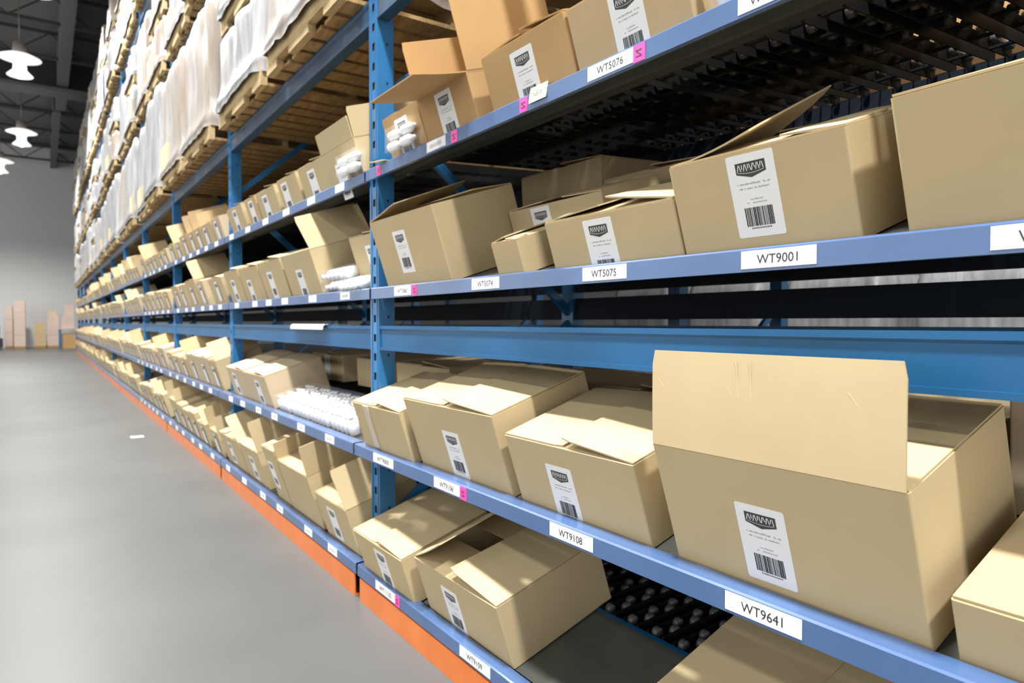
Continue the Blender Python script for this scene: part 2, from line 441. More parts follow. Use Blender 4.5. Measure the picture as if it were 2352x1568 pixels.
for b in range(NB):
    yc = post_y(b) - PITCH / 2
    for lev in '0LMU':
        nm = 'nearest bay' if b == 0 else '%s bay away' % ORD[b + 1]
        s = thing('flow_shelf', 'blue railed sloping flow shelf, %s, %s' % (LEVN[lev], nm), 'shelf', (RAILX[lev], yc, RAILZ[lev]), 'sloping flow shelves of the long rack')
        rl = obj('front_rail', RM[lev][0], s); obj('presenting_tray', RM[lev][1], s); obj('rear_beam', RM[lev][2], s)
        if b == 0:
            for it in LOCS[lev]:
                if it[0] == 'N': obj('pink_sticker', PKM, rl, (-.0005, it[1] - yc, .005))['label'] = 'small pink sticker'
                else: obj('location_label', loc_label_mesh(it[0], it[2]), rl, (-.0003, it[1] - yc, .006))
        elif b < 4:
            rnd = random.Random(b * 7 + ord(lev)); y = yc - PITCH / 2 + .3
            while y < yc + PITCH / 2 - .15:
                obj('location_label', PLAIN, rl, (-.0003, y - yc, .006)); y += rnd.uniform(.34, .52)
        if b < 2:
            X0, Z0 = ORG[lev]; n = 25 if b == 0 else 14
            for i in range(n):
                yy = -PITCH / 2 + .13 + i * (PITCH - .26) / (n - 1)
                t = obj('roller_track', TRK, s, (X0 + .36 * cT - RAILX[lev] + .0, yy, Z0 + .36 * sT - RAILZ[lev] + .0))
                t.rotation_euler = (0, -R(3), 0)
                if b == 0: obj('track_wheels', TWH, t)
        if b >= 2:
            if (lev, 'deck') not in RM:
                X0, Z0 = ORG[lev]; x = X0 + .36 * cT - RAILX[lev]; z = Z0 + .36 * sT - RAILZ[lev]
                mb = MB(); x1 = x + .78; z1 = z + .04
                mb.prism([(x, z), (x1, z1), (x1, z1 - .03), (x, z - .03)], -PITCH / 2 + .06, PITCH / 2 - .06); RM[(lev, 'deck')] = mb.mesh('track_deck', TRACK)
            obj('track_deck', RM[(lev, 'deck')], s)

# step-profile box beams between the second and third shelves
def beam_mesh(name, h, d, ln, lip=.012):
    mb = MB(); p = [(0, .012), (0, h - .02), (-.006, h - .014), (-.006, h), (d, h), (d, 0), (-.006, 0), (-.006, .012)]
    mb.prism(p, -ln / 2, ln / 2)
    return mb.mesh(name, BEAM)
BMM = beam_mesh('beam_tube', .105, .045, PITCH - .092)
mb = MB(); mb.box(-.004, .0, -.03, .0, -.05, .15); mb.box(-.004, .045, -.002, .0, -.05, .15)
CONN = mb.mesh('end_connector', BLUE)
for b in range(NB):
    yc = post_y(b) - PITCH / 2
    s = thing('rack_crossbeam', 'blue box beam with no cartons on it, below the third shelf, %s' % ('nearest bay' if b == 0 else '%s bay away' % ORD[b + 1]), 'beam', (XP + .008, yc, 1.082), 'empty box beams below the third shelf')
    obj('beam_tube', BMM, s)
    if b < 2:
        r = tag(obj('rack_crossbeam', BMM, None, (XB - .06, yc, 1.082)), 'dark box beam across the back of the rack, below the third shelf, %s' % ('nearest bay' if b == 0 else 'second bay'), 'beam')

# pallet beams of the three pallet levels
PZ = [2.50, 3.87, 5.42]
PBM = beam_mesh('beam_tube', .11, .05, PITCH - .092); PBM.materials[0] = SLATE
PLN = ['first pallet level', 'second pallet level', 'third pallet level']
for b in range(NB):
    yc = post_y(b) - PITCH / 2
    for i, z in enumerate(PZ):
        if b == 0 and i: continue
        bay = 'nearest bay' if b == 0 else '%s bay away' % ORD[b + 1]
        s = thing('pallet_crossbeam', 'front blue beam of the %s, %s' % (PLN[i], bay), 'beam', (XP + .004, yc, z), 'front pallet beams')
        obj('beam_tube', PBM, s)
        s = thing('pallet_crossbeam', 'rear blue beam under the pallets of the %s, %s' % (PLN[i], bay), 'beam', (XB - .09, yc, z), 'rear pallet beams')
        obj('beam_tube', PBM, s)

# orange floor guards
mb = MB(); mb.prism([(0, 0), (0, .098), (.006, .098), (.006, .006), (.05, .006), (.05, 0)], -PITCH / 2 + .03, PITCH / 2 - .03)
GRD = mb.mesh('floor_guard', ORANGE)
for b in range(NB):
    yc = post_y(b) - PITCH / 2
    tag(obj('floor_guard', GRD, None, (1.112, yc, .0005)), 'orange steel floor guard under the lowest shelf, %s' % ('nearest bay' if b == 0 else '%s bay away' % ORD[b + 1]), 'guard', 'orange floor guards')

# ------------------------------------------------------------------ near cartons, one by one
G = 'cartons in the nearest bay'
def cl(W, D=.36, **k): return closed(W, D, **k)
# lowest shelf
carton('closed carton on the lowest shelf above the tag reading WT1135, nearest bay', '0', 2.29, 2.762, .185, .40, a0=-.03, lab=(.20, .16), flaps=cl(.47, .40, near=6), group=G, dz=.006)
carton('large carton with one flap lifted, lowest shelf between tags WT1135 and WT9109', '0', 1.68, 2.225, .213, .42, lab=(.17, .16), group=G,
       flaps=[('front', -1, .16, {'lift': -.004}), ('back', 0, .16), ('far', 22, .27, {'curl': 6}), ('near', 5, .27, {'lift': .001, 'twist': -6})])
carton('cropped carton low at the bottom edge, in front of the roller tracks', '0', .50, 1.10, .20, .40, group=G)
# second shelf
carton('taped closed carton above the tag reading WT9000', 'L', 2.30, 2.76, .205, .36, a0=-.025, tape=(.12, .1), group=G, flaps=cl(.46, near=7), dz=.006)
carton('closed carton above the tag reading WT9106', 'L', 1.682, 2.279, .262, .38, lab=(.243, .172), group=G, flaps=cl(.597, .38, near=3))
carton('closed carton with a gaping top edge above the tag reading WT9108', 'L', 1.113, 1.636, .212, .37, lab=(.171, .155), group=G, flaps=cl(.523, .37, near=7))
carton('big carton with tall upright front flap above the tag reading WT9641', 'L', .505, 1.034, .281, .36, lab=(.19, .19), group=G, mat=0,
       flaps=[('front', 74, .20, {'curl': -3}), ('back', 0, .17), ('far', 1, .25), ('near', 1, .25)])
crf = [c_ for c_ in bpy.data.objects if c_.name.startswith('flap') and c_.parent and 'WT9641' in c_.parent['label'] and 'upright' in c_.parent['label']][0]
mb = MB(); W_, H_, L_ = .529, .281, .20
dr = Vector((0, math.cos(R(73)), math.sin(R(73)))); nn = Vector((0, -math.sin(R(73)), math.cos(R(73))))
for (s0, r0), (s1, r1) in (((.04, .72), (.28, .06)), ((.37, .70), (.5, .26)), ((.82, .74), (.95, .34)), ((.41, .97), (.42, .62)), ((.47, .97), (.475, .1)), ((.05, .3), (.13, .62))):
    pa = Vector((s0 * W_, .0025, H_ - .0035)) + dr * (r0 * L_) + nn * .0046; pb = Vector((s1 * W_, .0025, H_ - .0035)) + dr * (r1 * L_) + nn * .0046
    mb.bar(pa, pb, .0012, .0006)
mb.build('crease', EDGE, crf)
carton('low carton right of the WT9641 carton, cut by the right edge', 'L', .02, .468, .113, .36, group=G)
# third shelf
carton('open carton right of the nearest post, above the tag reading WT5060', 'M', 2.123, 2.668, .277, .36, lab=(.182, .218), group=G,
       flaps=[('far', 9, .25, {'curl': 5, 'twist': 5}), ('back', 4, .17)])
carton('smallest carton on the third shelf above the tag reading WT5074', 'M', 1.679, 1.823, .104, .26, group=G, flaps=[('far', 14, .07, {'twist': 6}), ('near', 5, .07), ('front', 8, .05)])
carton('carton standing in the second row behind the smallest carton, label showing', 'M', 1.60, 2.11, .178, .27, a0=.30, lab=(.135, .172), group=G, flaps=[('near', 2, .2), ('far', 2, .2)])
carton('low closed carton above the tag reading WT5075', 'M', 1.058, 1.532, .134, .36, lab=(.16, .123), group=G, flaps=[('front', 2, .17, {'twist': -3}), ('back', 2, .17), ('far', 4, .22, {'lift': .002}), ('near', 6, .22, {'lift': .002, 'twist': -5})])
carton('carton with a bent raised flap above the tag reading WT9001', 'M', .649, 1.053, .20, .36, lab=(.151, .194), group=G, flaps=[('front', 2, .17), ('back', 0, .17), ('far', 8, .21, {'curl': 14, 'twist': 14}), ('near', 4, .13)])
carton('big plain carton on the third shelf at the right edge', 'M', .06, .572, .225, .36, group=G, mat=0)
# fourth shelf
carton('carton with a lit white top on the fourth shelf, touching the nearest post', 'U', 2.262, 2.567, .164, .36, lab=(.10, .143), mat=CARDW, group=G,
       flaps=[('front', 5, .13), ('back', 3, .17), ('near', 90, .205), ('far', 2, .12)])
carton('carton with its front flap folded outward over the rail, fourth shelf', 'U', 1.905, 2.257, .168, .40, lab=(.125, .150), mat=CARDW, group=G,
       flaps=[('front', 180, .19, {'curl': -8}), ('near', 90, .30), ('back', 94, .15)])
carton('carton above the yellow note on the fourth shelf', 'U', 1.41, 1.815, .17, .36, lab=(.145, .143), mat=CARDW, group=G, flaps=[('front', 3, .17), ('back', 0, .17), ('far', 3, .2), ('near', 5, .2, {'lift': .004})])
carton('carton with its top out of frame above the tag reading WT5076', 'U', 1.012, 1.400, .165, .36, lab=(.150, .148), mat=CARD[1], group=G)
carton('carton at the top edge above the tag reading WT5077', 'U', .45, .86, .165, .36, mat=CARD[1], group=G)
# second row, in the shade
GB = 'second row cartons in the shade'
def backrow(lev, y0, y1, h, x, text, **k):
    dz = (x - (ORG[lev][0] + .36 * cT)) * math.tan(R(3))
    return carton(text, lev, y0, y1, h, .38, org=(x, ORG[lev][1] + .36 * sT + dz + .021), tilt=R(3), group=GB, detail=0, **k)
backrow('M', 1.99, 2.52, .35, 1.80, 'shaded back row carton, third shelf, behind the open WT5060 carton')
backrow('M', 1.50, 1.98, .25, 1.80, 'shaded back row carton, third shelf, behind the second row labelled carton')
backrow('M', .98, 1.49, .25, 1.80, 'shaded back row carton, third shelf, behind the low WT5075 carton')
backrow('L', 2.36, 2.74, .155, 1.62, 'shaded back row carton behind the taped WT9000 carton')
backrow('L', 1.88, 2.34, .16, 1.62, 'shaded back row carton behind the left half of the WT9106 carton')
backrow('L', 1.36, 1.86, .165, 1.62, 'shaded back row carton between the WT9106 and WT9108 cartons')
backrow('L', .60, 1.10, .17, 1.62, 'shaded back row carton behind the WT9641 carton with upright flap')
backrow('L', .06, .565, .235, 1.62, 'shaded back row carton at the right edge, second shelf', mat=2)

for i, (y0, y1, h) in enumerate(((.10, .52, .30), (.56, .98, .26), (1.02, 1.44, .32), (1.50, 1.86, .28))):
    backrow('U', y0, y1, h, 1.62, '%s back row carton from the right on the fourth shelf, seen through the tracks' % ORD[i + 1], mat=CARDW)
for i in range(8):  # unseen cartons added to close off the grey background and darken it
    y0 = .15 + i * .62 + (.12 if i > 3 else 0)
    mb = MB(); mb.box(-.45, .30, 0, .56, 0, .52 + .06 * (i % 3))
    t_ = thing('cardboard_carton', '%s carton from the right, added to darken the fourth level of the back rack' % ORD[i + 1], 'box', (3.0, y0, 1.962), 'cartons added to darken the back rack')
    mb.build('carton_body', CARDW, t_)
# second bay
G2 = 'cartons in the second bay'
carton('carton with an upright front flap, fourth shelf, just left of the nearest post', 'U', 2.868, 3.286, .17, .36, lab=(.13, .10), group=G2,
       flaps=[('front', 90, .095), ('near', 92, .13), ('back', 20, .16)])
up = [('second', 3.279, 3.666, .17, .128, .14, 0), ('third', 3.704, 4.06, .172, .06, .152, 0), ('fourth', 4.124, 4.536, .172, .118, .145, 0), ('fifth', 4.557, 4.832, .175, .08, .16, 1), ('sixth', 4.921, 5.355, .178, .15, .16, 0)]
for n, y0, y1, h, lx, lz, m in up:
    carton('%s carton left of the nearest post on the fourth shelf, second bay' % n, 'U', y0 + .003, y1 - .003, h, .36, lab=(lx, lz), mat=m, group=G2, detail=1, flaps=cl(y1 - y0, near=8 if n in ('fourth',) else 4))
carton('carton behind white bottles, third shelf, left of the nearest post', 'M', 2.868, 3.18, .237, .36, lab=(.166, .187), a0=.10, group=G2, detail=1)
carton('carton with a lit raised side flap, third shelf, second bay', 'M', 3.475, 3.993, .238, .36, lab=(.191, .150), group=G2, detail=1,
       flaps=[('near', 62, .20), ('front', 3, .17), ('back', 80, .17)])
for n, y0, y1, h, lx, lz in (('first', 4.026, 4.52, .237, .152, .173), ('second', 4.541, 5.042, .23, .14, .15), ('third', 5.066, 5.505, .237, .15, .174)):
    carton('%s carton left of the raised flap carton, third shelf, second bay' % n, 'M', y0, y1, h, .36, lab=(lx, lz), group=G2, detail=1, flaps=cl(y1 - y0, near=6))
carton('brighter sided carton left of the white bottles, second shelf, second bay', 'L', 4.25, 4.772, .209, .37, lab=(.233, .17), group=G2, detail=1, flaps=cl(.522, .37, near=6), mat=2)
carton('carton at the far post end of the second shelf, second bay', 'L', 4.782, 5.28, .215, .37, lab=(.13, .18), group=G2, detail=1, flaps=cl(.49, .37, near=5), mat=2)
backrow('L', 4.30, 4.90, .17, 1.62, 'back row carton facing out above the white bottles, left one', lab=(.25, .165))
backrow('L', 3.52, 4.06, .165, 1.62, 'back row carton above the white bottles, right one')
backrow('L', 2.88, 3.48, .165, 1.62, 'back row carton behind the nearest post, second bay')
carton('carton with an open flap, lowest shelf, right against the nearest post', '0', 2.893, 3.312, .228, .36, lab=(.13, .185), group=G2, detail=1, flaps=[('near', 68, .19, {'curl': 6}), ('front', 2, .12), ('far', 2, .05)])
carton('carton with a flap standing straight up, lowest shelf, second from nearest post', '0', 3.37, 3.895, .297, .36, group=G2, flaps=[('near', 96, .16), ('front', -2, .12, {'twist': 8}), ('far', 80, .1)])
carton('narrow tall carton, lowest shelf, third left of the nearest post', '0', 3.915, 4.174, .34, .30, lab=(.03, .25), group=G2, detail=1, flaps=[('front', 1, .1), ('far', 3, .12)])
carton('open carton, lowest shelf, fourth left of the nearest post', '0', 4.371, 4.874, .253, .36, lab=(.2, .19), group=G2, detail=1, flaps=[('front', 2, .14), ('near', 84, .2), ('back', 60, .14)])
carton('carton with a half raised flap, lowest shelf, far end of the second bay', '0', 4.90, 5.505, .24, .36, lab=(.2, .19), group=G2, detail=1, flaps=[('front', 3, .16), ('near', 40, .25), ('far', 3, .2)])

# ------------------------------------------------------------------ cartons of the further bays
random.seed(11)
def far_mesh(W, D, H, kind, mat):
    mb = body_mesh(W, D, H)
    fl = closed(W, D, near=random.uniform(1, 9))
    if kind == 1: fl = [('front', 4, .15), ('near', random.uniform(40, 75), .2), ('far', 3, W * .45)]
    if kind == 2: fl = [('front', random.uniform(75, 100), .16), ('back', 2, .15), ('far', 2, W * .45), ('near', 30, .2)]
    if kind == 3: fl = [('front', 2, .1), ('far', 85, .17), ('near', 88, .12)]
    for f in fl: flap_mb(W, D, H, f[0], f[1], f[2], mb=mb)
    lx = random.uniform(.1, max(.11, W - .2)); z1 = min(H - .02, .19); z0 = max(.02, z1 - .16)
    mb.add([(lx, -.006, z0), (lx + .1, -.006, z0), (lx + .1, -.006, z1), (lx, -.006, z1)], [(0, 1, 2, 3)], 1)
    mb.add([(lx + .02, -.0065, z1 - .045), (lx + .08, -.0065, z1 - .045), (lx + .08, -.0065, z1 - .018), (lx + .02, -.0065, z1 - .018)], [(0, 1, 2, 3)], 2)
    return mb.mesh('cardboard_carton', [CARD[mat], PAPER, LOGO])
POOL = {}
for lev in '0LMU':
    POOL[lev] = []
    for W in (.30, .36, .42, .50):
        for kind in (0, 0, 0, 1, 2 if lev in '0' else 0, 3 if lev in 'U0' else 0):
            h = {'0': random.uniform(.2, .3), 'L': random.uniform(.19, .25), 'M': random.uniform(.2, .25), 'U': random.uniform(.16, .22)}[lev]
            POOL[lev].append((W, far_mesh(W, .36, h, kind, random.choice((0, 0, 1, 2)))))
CN = 0
for b in range(2, NB):
    for lev in '0LMU':
        y = post_y(b - 1) + .06; n = 0; ye = post_y(b) - .06
        while True:
            W, me = random.choice(POOL[lev])
            if y + W > ye: break
            n += 1; CN += 1
            lab = 'carton on the %s, %s bay away, %s from its near post' % (LEVN[lev], ORD[b + 1], ORD[n])
            o = obj('cardboard_carton', me); tag(o, lab, 'box', 'cartons of the further bays')
            o.matrix_world = frame(lev, y + W, 0, dz=.0015)
            y += W + (random.uniform(.005, .05) if random.random() > .15 else random.uniform(.12, .3))

# ------------------------------------------------------------------ white bottles
def bottle_mesh(h=.13, r=.027):
    mb = MB()
    mb.lathe([(r * .85, 0), (r, .004), (r, h * .62), (r * .8, h * .72), (r * .42, h * .8), (r * .42, h * .86)], 16, mat=0)
    mb.lathe([(r * .5, h * .86), (r * .5, h), (0, h)], 12, mat=1)
    return mb.mesh('bottle', [BOTTLE, CAP], True)
BTM = bottle_mesh()
def bottle_bundle(label, lev, y1, nx, ny, a0=0.0, lying=False, layers=1, pitch=.057, hs=1.0, group='bundles of white bottles', lift=0.002):
    root = thing('bottle_bundle', label, 'bottles', group=group)
    root.matrix_world = frame(lev, y1, a0, dz=lift)
    for k in range(layers):
        for i in range(nx):
            for j in range(ny):
                if lying:
                    o = obj('bottle', BTM, root, (.03 + i * pitch, .135 + j * .135, .028 + k * .055)); o.rotation_euler = (R(90), 0, 0)
                else:
                    o = obj('bottle', BTM, root, (.03 + i * pitch, .03 + j * pitch, .001 + k * .132 * hs)); o.scale = (1, 1, hs * (1 + .03 * ((i * 7 + j * 3) % 3 - 1)))
    W = nx * pitch + .004; D = (ny * .135 + .006) if lying else ny * pitch + .004; Hh = layers * (.056 if lying else .132 * hs) + .006
    mb = MB(); mb.box(-.001, W, -.001, D, .0002, Hh)
    f = mb.build('shrink_film', FILM, root); f['label'] = 'clear glossy shrink film'
    return root
for i, (y1, nx, ny, lay) in enumerate(((4.17, 4, 5, 2), (3.90, 5, 6, 2), (3.59, 5, 6, 2), (3.27, 5, 6, 2))):
    bottle_bundle('%s shrink wrapped bundle of white bottles from the left, second shelf by nearest post' % ORD[i + 1], 'L', y1, nx, 4, hs=.68)
bottle_bundle('white bottles lying in film on the third shelf, left of the nearest post', 'M', 3.46, 5, 1, lying=True, layers=2)
bottle_bundle('white bottles lying low beside the nearest post, third shelf', 'M', 3.16, 4, 1, a0=-.04, lying=True, layers=1)
def rail_pack(label, y1, nl, nrow, a0, r=.8):
    root = thing('bottle_bundle', label, 'bottles', group='bundles of white bottles'); root.matrix_world = frame('U', y1, a0, tilt=0, org=(RAILX['U'], RAILZ['U'] + .052), dz=0)
    for i in range(nl):
        for k in range(nrow):
            o = obj('bottle', BTM, root, (.002 + i * .112, .022 + .002 * k, .0225 + k * .044)); o.rotation_euler = (0, R(90), 0); o.scale = (r, r, r)
    mb = MB(); mb.box(-.002, nl * .112 + .002, -.003, .047, 0, nrow * .044 + .004)
    mb.build('shrink_film', FILM, root)['label'] = 'clear glossy shrink film'
rail_pack('white bottle pack on the fourth shelf rail, just left of the nearest post', 3.03, 2, 2, -.045)
rail_pack('white bottle pack on the fourth shelf rail, just right of the nearest post', 2.49, 2, 2, -.045, .7)
bottle_bundle('upright stack of white bottles at the top edge on the fourth shelf', 'U', .97, 1, 1, layers=1)

# ------------------------------------------------------------------ pallet loads
def pallet_mesh(W=1.16, D=1.16):
    mb = MB()
    for i in range(7): x = i * (W - .145) / 6; mb.box(x, x + .145, .022, D - .022, .118, .14, 0)
    for yy in (0, D / 2 - .02, D - .04):                # solid notched stringers along the aisle
        for xa, xb, z0 in ((0, .2, 0), (.2, .42, .045), (.42, W - .42, 0), (W - .42, W - .2, .045), (W - .2, W, 0)):
            mb.box(xa, xb, yy, yy + .04, z0 + (.02 if yy else 0), .117 if yy else .14, 0 if yy == 0 else 1)
    for i in range(7): x = i * (W - .13) / 6; mb.box(x, x + .13, .042, D - .022, 0, .019, 1)
    return mb.mesh('wooden_pallet', [WOODP, WOOD])
# local axes: x along the aisle, y into the rack
PLM = pallet_mesh()
def wrap_mesh(seed, h, W=1.12, D=1.13):
    rnd = random.Random(seed); mb = MB(); n, m = 16, 10
    import mathutils
    def dsp(p): 
        q = Vector((p[0] * 5 + seed * 3.1, p[1] * 5, p[2] * 1.2)); 
        return mathutils.noise.noise(q) * .035 + mathutils.noise.noise(q * 3) * .015
    rings = []
    for j in range(-1, m + 1):
        z = h * j / m if j >= 0 else -.05 - .05 * rnd.random(); ring = []
        ins = .0 if j < m else .03
        for side in range(4):
            for i in range(n):
                u = i / n
                x, y, nx, ny = [(u * W, 0, 0, -1), (W, u * D, 1, 0), (W - u * W, D, 0, 1), (0, D - u * D, -1, 0)][side]
                if ins: x = ins + x * (1 - 2 * ins / W); y = ins + y * (1 - 2 * ins / D)
                d = dsp((x, y, z)); skirt = .03 * max(0, min(1, 1 - z / .12))
                if j <= 0: d = max(d, .008)
                if j < 0: z = -.03 - .05 * abs(mathutils.noise.noise(Vector((x * 4, y * 4, seed * 1.7))))
                ring.append((x + nx * (d + skirt), y + ny * (d + skirt), z + (mathutils.noise.noise(Vector((x * 3, y * 3, seed))) * .05 if j == m else 0)))
        rings.append(ring)
    k = 4 * n; vs = [p for r in rings for p in r]; fs = []
    m += 1
    for j in range(m):
        for i in range(k): fs.append((j * k + i, j * k + (i + 1) % k, (j + 1) * k + (i + 1) % k, (j + 1) * k + i))
    fs.append(tuple(range(k, 2 * k))[::-1])
    c = len(vs); vs.append((W / 2, D / 2, h + .01))
    for i in range(k): fs.append((m * k + i, m * k + (i + 1) % k, c))
    mb.add(vs, fs)
    return mb.mesh('stretch_wrapped_stack', [WRAP if seed % 3 else WRAPB], True)
WPOOL = {}
def wrap_pool(h):
    key = round(h, 1)
    if key not in WPOOL: WPOOL[key] = [wrap_mesh(s + int(key * 100), key) for s in range(4)]
    return random.choice(WPOOL[key])
# a few bare cartons showing at the corner of a load
mb = MB(); mb.box(0, .38, 0, .30, 0, .28); CRM = mb.mesh('bare_carton', CARD[2])
random.seed(5)
for b in range(0, NB):
    for i, z in enumerate(PZ):
        if b == 0 and i: continue
        for s in range(2):
            if b == 0 and s == 0: continue
            y0 = post_y(b - 1) + .10 + s * 1.30; y1 = y0 + 1.16
            x = XP - random.uniform(.06, .13)
            if b == 0: x = XP + .10
            zz = z + .112
            tot = {0: 1.14, 1: 1.28, 2: random.choice((1.7, 1.9, 2.1))}[i]
            tiers = []
            if i == 0: tiers = [.48, .5] if (b, s) == (1, 1) or (b > 2 and random.random() < .25) else [random.choice((1.0, 1.1, .9))]
            elif i == 1: tiers = random.choice(([1.0], [.5, .4]))
            else: tiers = random.choice(([.9, .7], [.8, .8], [.7, .6], [1.1, .5]))
            for t, h in enumerate(tiers):
                pos = ('near' if s == 0 else 'far') 
                lab = 'wrapped pallet load, %s, %s, %s half, %s' % (PLN[i], 'nearest bay' if b == 0 else '%s bay away' % ORD[b + 1], pos, ('stacked on another' if t else 'lower one') if len(tiers) > 1 else 'single')
                o = thing('pallet_load', lab, 'pallet load', (x + (t * .02), y1, zz), 'white wrapped pallet loads')
                o.rotation_euler = (0, 0, R(-90))
                obj('wooden_pallet', PLM, o)
                if not (b == 0):
                    st = obj('stretch_wrapped_stack', wrap_pool(h), o, (.02, .012, .141))
                    if random.random() < .35: obj('bare_carton', CRM, o, (random.choice((.0, .76)), -.012, .142))
                else:
                    obj('bare_carton', CRM, o, (.1, .1, .142))
                zz += .14 + round(h, 1) + .03
                if b == 0: break

# ------------------------------------------------------------------ odds and ends
mb = MB(); n = 6   # a sheet of white card lying over the box beam, front edge folded down
pts = [(-.022, -.012), (-.02, .008), (-.012, .014), (.06, .013), (.13, .013)]
for (xa, za), (xb, zb) in zip(pts, pts[1:]):
    mb.add([(xa, 0, za), (xb, 0, zb), (xb, .55, zb), (xa, .55, za)], [(0, 1, 2, 3)])
o = mb.build('card_sheet', PAPER); o.location = (XP, 3.42, 1.177)
sm = o.modifiers.new('thickness', 'SOLIDIFY'); sm.thickness = .002
tag(o, 'white card sheet folded over the empty box beam, second bay', 'card')
mb = MB(); mb.box(-.002, 0, -.04, .04, 0, .045); 
vs, fs = text_mesh('NEW'); mb.add([(-.0026, -x * .02, .015 + y * .02) for x, y in vs], fs, 1)
o = mb.build('paper_note', [YELLOW, INK]); o.location = (RAILX['U'] - .003, 1.555, RAILZ['U'] + .016); o.rotation_euler = (0, R(10), 0)
tag(o, 'small pale yellow paper note stuck on the fourth shelf rail', 'note')
mb = MB(); mb.box(-.03, .02, -.04, .04, 0, .002)
o = mb.build('paper_tag', YELLOW); o.location = (RAILX['U'] + .0, 2.63, RAILZ['U'] + .053); o.rotation_euler = (0, R(-8), R(20))
tag(o, 'tiny folded paper tag on the rail beside the nearest post', 'tag')
mb = MB(); mb.box(-.06, .06, -.06, .06, 0, .002)
o = mb.build('floor_sticker', PAPER); o.location = (.80, 8.13, .001); tag(o, 'small white square sticker on the grey floor', 'sticker')

# far end of the aisle
def far_stack(name, label, x0, x1, y, z0, z1, mat, rows=3):
    t = thing(name, label, 'boxes', ((x0 + x1) / 2, y, 0))
    mb = MB(); mb.box(x0, x1, y, y + 1.0, .0, .12); mb.build('wooden_pallet', WOOD, t, o=((x0 + x1) / 2, y, 0))
    h = (z1 - .12) / rows
    for i in range(rows):
        mb = MB(); mb.box(x0 + .01, x1 - .01, y + .02, y + .98, .122 + i * h, .12 + (i + 1) * h - .004); mb.build('carton', mat, t, o=((x0 + x1) / 2, y, 0))
    return t
far_stack('carton_stack', 'tall pinkish carton stack at the far left end of the aisle', -1.42, -1.13, 38.9, 0, 1.97, CARDPINK, 3)
far_stack('carton_stack', 'tallest narrow pinkish carton stack at the far wall', -1.09, -.64, 38.2, 0, 2.2, CARDPINK, 4)
far_stack('carton_stack', 'low brown carton pile in the middle of the far wall', -.33, .12, 38.5, 0, 1.22, CARD[1], 2)
far_stack('carton_stack', 'carton tower with a small box on top, far wall', .16, .62, 38.5, 0, 1.55, CARDPINK, 3)
mb = MB(); mb.box(.24, .54, 38.6, 38.9, 1.55, 1.80); tag(mb.build('carton', CARD[2], o=(.4, 38.7, 1.55)), 'small carton on top of the far carton tower', 'box')
t = thing('work_table', 'small table with blue legs at the far end of the aisle', 'table', (1.0, 38.0, 0))
for sx in (.66, 1.34):
    for sy in (38.0, 38.6):
        mb = MB(); mb.box(sx - .04, sx + .04, sy, sy + .06, 0, .9); mb.build('leg', BLUE, t, o=(1.0, 38.0, 0))
mb = MB(); mb.box(.6, 1.4, 37.95, 38.7, .9, .96); mb.build('table_top', CARDPINK, t, o=(1.0, 38.0, 0))
mb = MB(); mb.box(.72, 1.28, 38.1, 38.6, .0, .7); tag(mb.build('carton', CARDW, o=(1, 38.3, 0)), 'dark carton standing under the far blue legged table', 'box')
mb = MB(); mb.box(.72, 1.22, 38.05, 38.5, .962, 1.5); tag(mb.build('carton', CARDPINK, o=(1, 38.3, .962)), 'pinkish carton on the far blue legged table', 'box')
mb = MB(); mb.box(.84, 1.2, 38.05, 38.45, 1.502, 2.05); tag(mb.build('carton', CARDPINK, o=(1, 38.3, 1.502)), 'upper carton stacked on the far table', 'box')
t = thing('pallet_jack', 'dark hand truck at the left edge by the far wall', 'hand truck', (-1.75, 38.3, 0))
mb = MB(); mb.box(-2.0, -1.5, 38.2, 38.7, .08, .5); mb.build('truck_body', BLACKP, t, o=(-1.75, 38.3, 0))
mb = MB(); mb.bar((-1.62, 38.25, .5), (-1.62, 38.25, 1.0), .06); mb.bar((-1.85, 38.25, .5), (-1.85, 38.25, 1.0), .06); mb.bar((-1.9, 38.25, 1.0), (-1.57, 38.25, 1.0), .06); mb.build('handle', BLACKP, t, o=(-1.75, 38.3, 0))
for sx in (-1.93, -1.57):
    mb = MB(); mb.lathe([(.08, -.02), (.08, .02)], 12, 'x', (sx, 38.4, .081)); mb.build('wheel', BLACKP, t, o=(-1.75, 38.3, 0))

# goods of the next aisle seen through the gap: wrapped loads on the floor and a few blue posts
for i in range(7):
    y0 = -2.2 + i * 1.5
    o = thing('pallet_load', '%s white wrapped floor load seen through the gap behind the empty beam' % ORD[i + 1], 'pallet load', (7.4, y0 + 1.16, .001), 'wrapped floor loads of the next aisle')
    o.rotation_euler = (0, 0, R(-90)); obj('wooden_pallet', PLM, o); obj('stretch_wrapped_stack', wrap_pool(1.6), o, (.02, .012, .141))

# ------------------------------------------------------------------ the building
YF = 40.5; ZC = 9.7
def plane_box(name, x0, x1, y0, y1, z0, z1, mat):
    mb = MB(); mb.box(x0, x1, y0, y1, z0, z1); return structure(mb.build(name, mat))
plane_box('floor', -14, 14, -14, YF, -.1, 0, FLOOR)
plane_box('ceiling', -14, 14, -14, YF, ZC, ZC + .1, CEIL)
plane_box('wall_far', -14, 14, YF, YF + .2, -.1, ZC + .1, WALLM)
plane_box('wall_right', 14, 14.2, -14, YF + .2, -.1, ZC + .1, WALLM)
NT = 0
def trim(mb, mat):
    global NT; NT += 1
    return structure(mb.build('trim_%d' % NT, mat))
mb = MB(); mb.box(.50, .80, 12, 29.5, 8.8, 9.7); trim(mb, GREYP)
mb = MB(); mb.box(.42, .66, 29.7, YF - .02, 8.75, 9.5); trim(mb, GREYP)
mb = MB(); mb.box(-14, 14, 26.9, 27.3, 8.75, 9.69); trim(mb, JOIST)
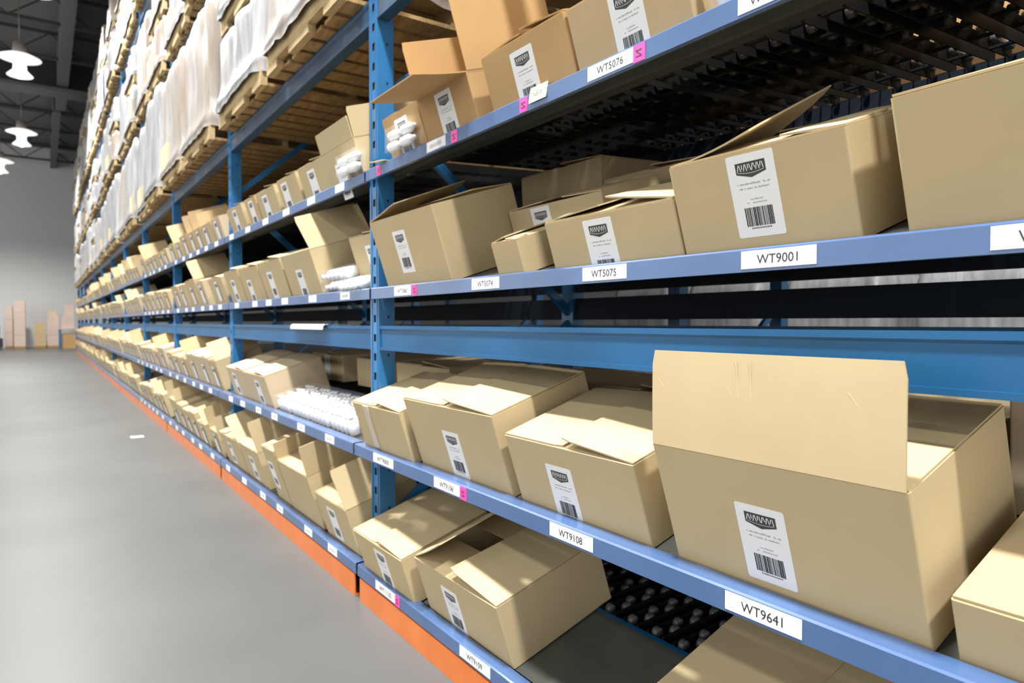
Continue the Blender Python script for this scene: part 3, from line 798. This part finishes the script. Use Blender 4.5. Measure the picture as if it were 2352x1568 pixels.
mb = MB(); mb.box(-14, 14, 26.5, 27.4, 8.65, 8.75); trim(mb, GREYP)
for yy in (15.5, 18.3, 21.2, 24.0, 30.0, 33, 36, 39):
    mb = MB(); zb, zt = 8.85, 9.55
    mb.box(-14, 14, yy - .04, yy + .04, zb - .04, zb + .04); mb.box(-14, 14, yy - .04, yy + .04, zt - .03, zt + .05)
    x = -6.0; up = True
    while x < 6:
        mb.bar((x, yy, zb if up else zt), (x + .9, yy, zt if up else zb), .035); x += .9; up = not up
    trim(mb, JOIST)
# roof deck ribs
# ------------------------------------------------------------------ high bay lamps
def lamp_meshes():
    h = MB(); h.lathe([(.06, .42), (.14, .40), (.16, .12), (.13, .10)], 16); h.box(-.012, .012, -.012, .012, .42, 1.5)
    r = MB(); r.lathe([(.14, .14), (.30, .10), (.46, .02), (.22, -.03), (.14, -.12), (.15, -.26), (.28, -.40), (.27, -.41), (.0, -.38)], 28)
    bl = MB(); bl.lathe([(0, -.37), (.05, -.39), (.07, -.42), (.05, -.46), (0, -.48)], 14)
    return h.mesh('lamp_housing', LAMPH, True), r.mesh('lamp_reflector', GLOW, True), bl.mesh('bulb', BULB, True)
LH, LR, LBm = lamp_meshes()
LAMP_W = 2550
lamps = [(-.37, 21.1, 7.75, 'lit high bay lamp hanging at the left, with glowing bell reflector'), (.03, 17.2, 8.35, 'high bay lamp cut off by the top edge, nearest one seen'),
         (-.5, 29.2, 7.75, 'small distant high bay lamp below the bright roof beam'), (-1.3, 34.1, 7.6, 'high bay lamp cut by the left edge, farthest one')]
hid = [(-.4, -4.0, 8.3), (-.45, 1.0, 8.3), (-.5, 6, 8.3), (-.5, 11.5, 8.3), (7.2, 1, 8.3), (-6, 2, 8.3), (-6, 12, 8.3), (-6, 24, 8.3)]
def lamp(x, y, z, lab, P, group=None):
    t = thing('high_bay_lamp', lab, 'lamp', (x, y, z), group)
    obj('lamp_housing', LH, t); obj('lamp_reflector', LR, t); obj('bulb', LBm, t)
    ld = bpy.data.lights.new('lamp light', 'SPOT'); ld.energy = P; ld.spot_size = R(150); ld.spot_blend = .6; ld.shadow_soft_size = .3
    ld.color = (1, .99, .97)
    lo = bpy.data.objects.new('lamp_light', ld); COL.objects.link(lo); lo.location = (x, y, z - .55)
for x, y, z, l in lamps: lamp(x, y, z, l, LAMP_W * .7)
for i, (x, y, z) in enumerate(hid): lamp(x, y, z, '%s high bay lamp of the rows outside the picture' % ORD[i + 1], LAMP_W if abs(x) < 2 else LAMP_W * .4, 'lamps outside the picture')

# ------------------------------------------------------------------ world, camera, view
w = bpy.data.worlds.new('World'); scene.world = w; w.use_nodes = True
bg = w.node_tree.nodes['Background']; bg.inputs['Color'].default_value = (1, .99, .975, 1); bg.inputs['Strength'].default_value = 1.5
cam = bpy.data.cameras.new('Camera'); co = bpy.data.objects.new('Camera', cam); COL.objects.link(co)
F = 1568.0
cam.sensor_fit = 'HORIZONTAL'; cam.sensor_width = 36; cam.lens = F / 2352 * 36; cam.clip_start = .02; cam.clip_end = 200
P = math.atan(43 / F); TH = math.atan(1078 * math.cos(P) / F)
co.location = (0, 0, H_CAM)
co.rotation_euler = (R(90) - P, 0, -TH)
cam.dof.use_dof = True; cam.dof.focus_distance = 1.45; cam.dof.aperture_fstop = 4.5
scene.camera = co
vs = scene.view_settings
vs.view_transform = 'Standard'; vs.look = 'None'; vs.exposure = 0.22; vs.gamma = 1.0; vs.use_curve_mapping = False
scene.cycles.use_denoising = True
scene.cycles.max_bounces = 6; scene.cycles.diffuse_bounces = 4; scene.cycles.transparent_max_bounces = 8
scene.cycles.sample_clamp_indirect = 6
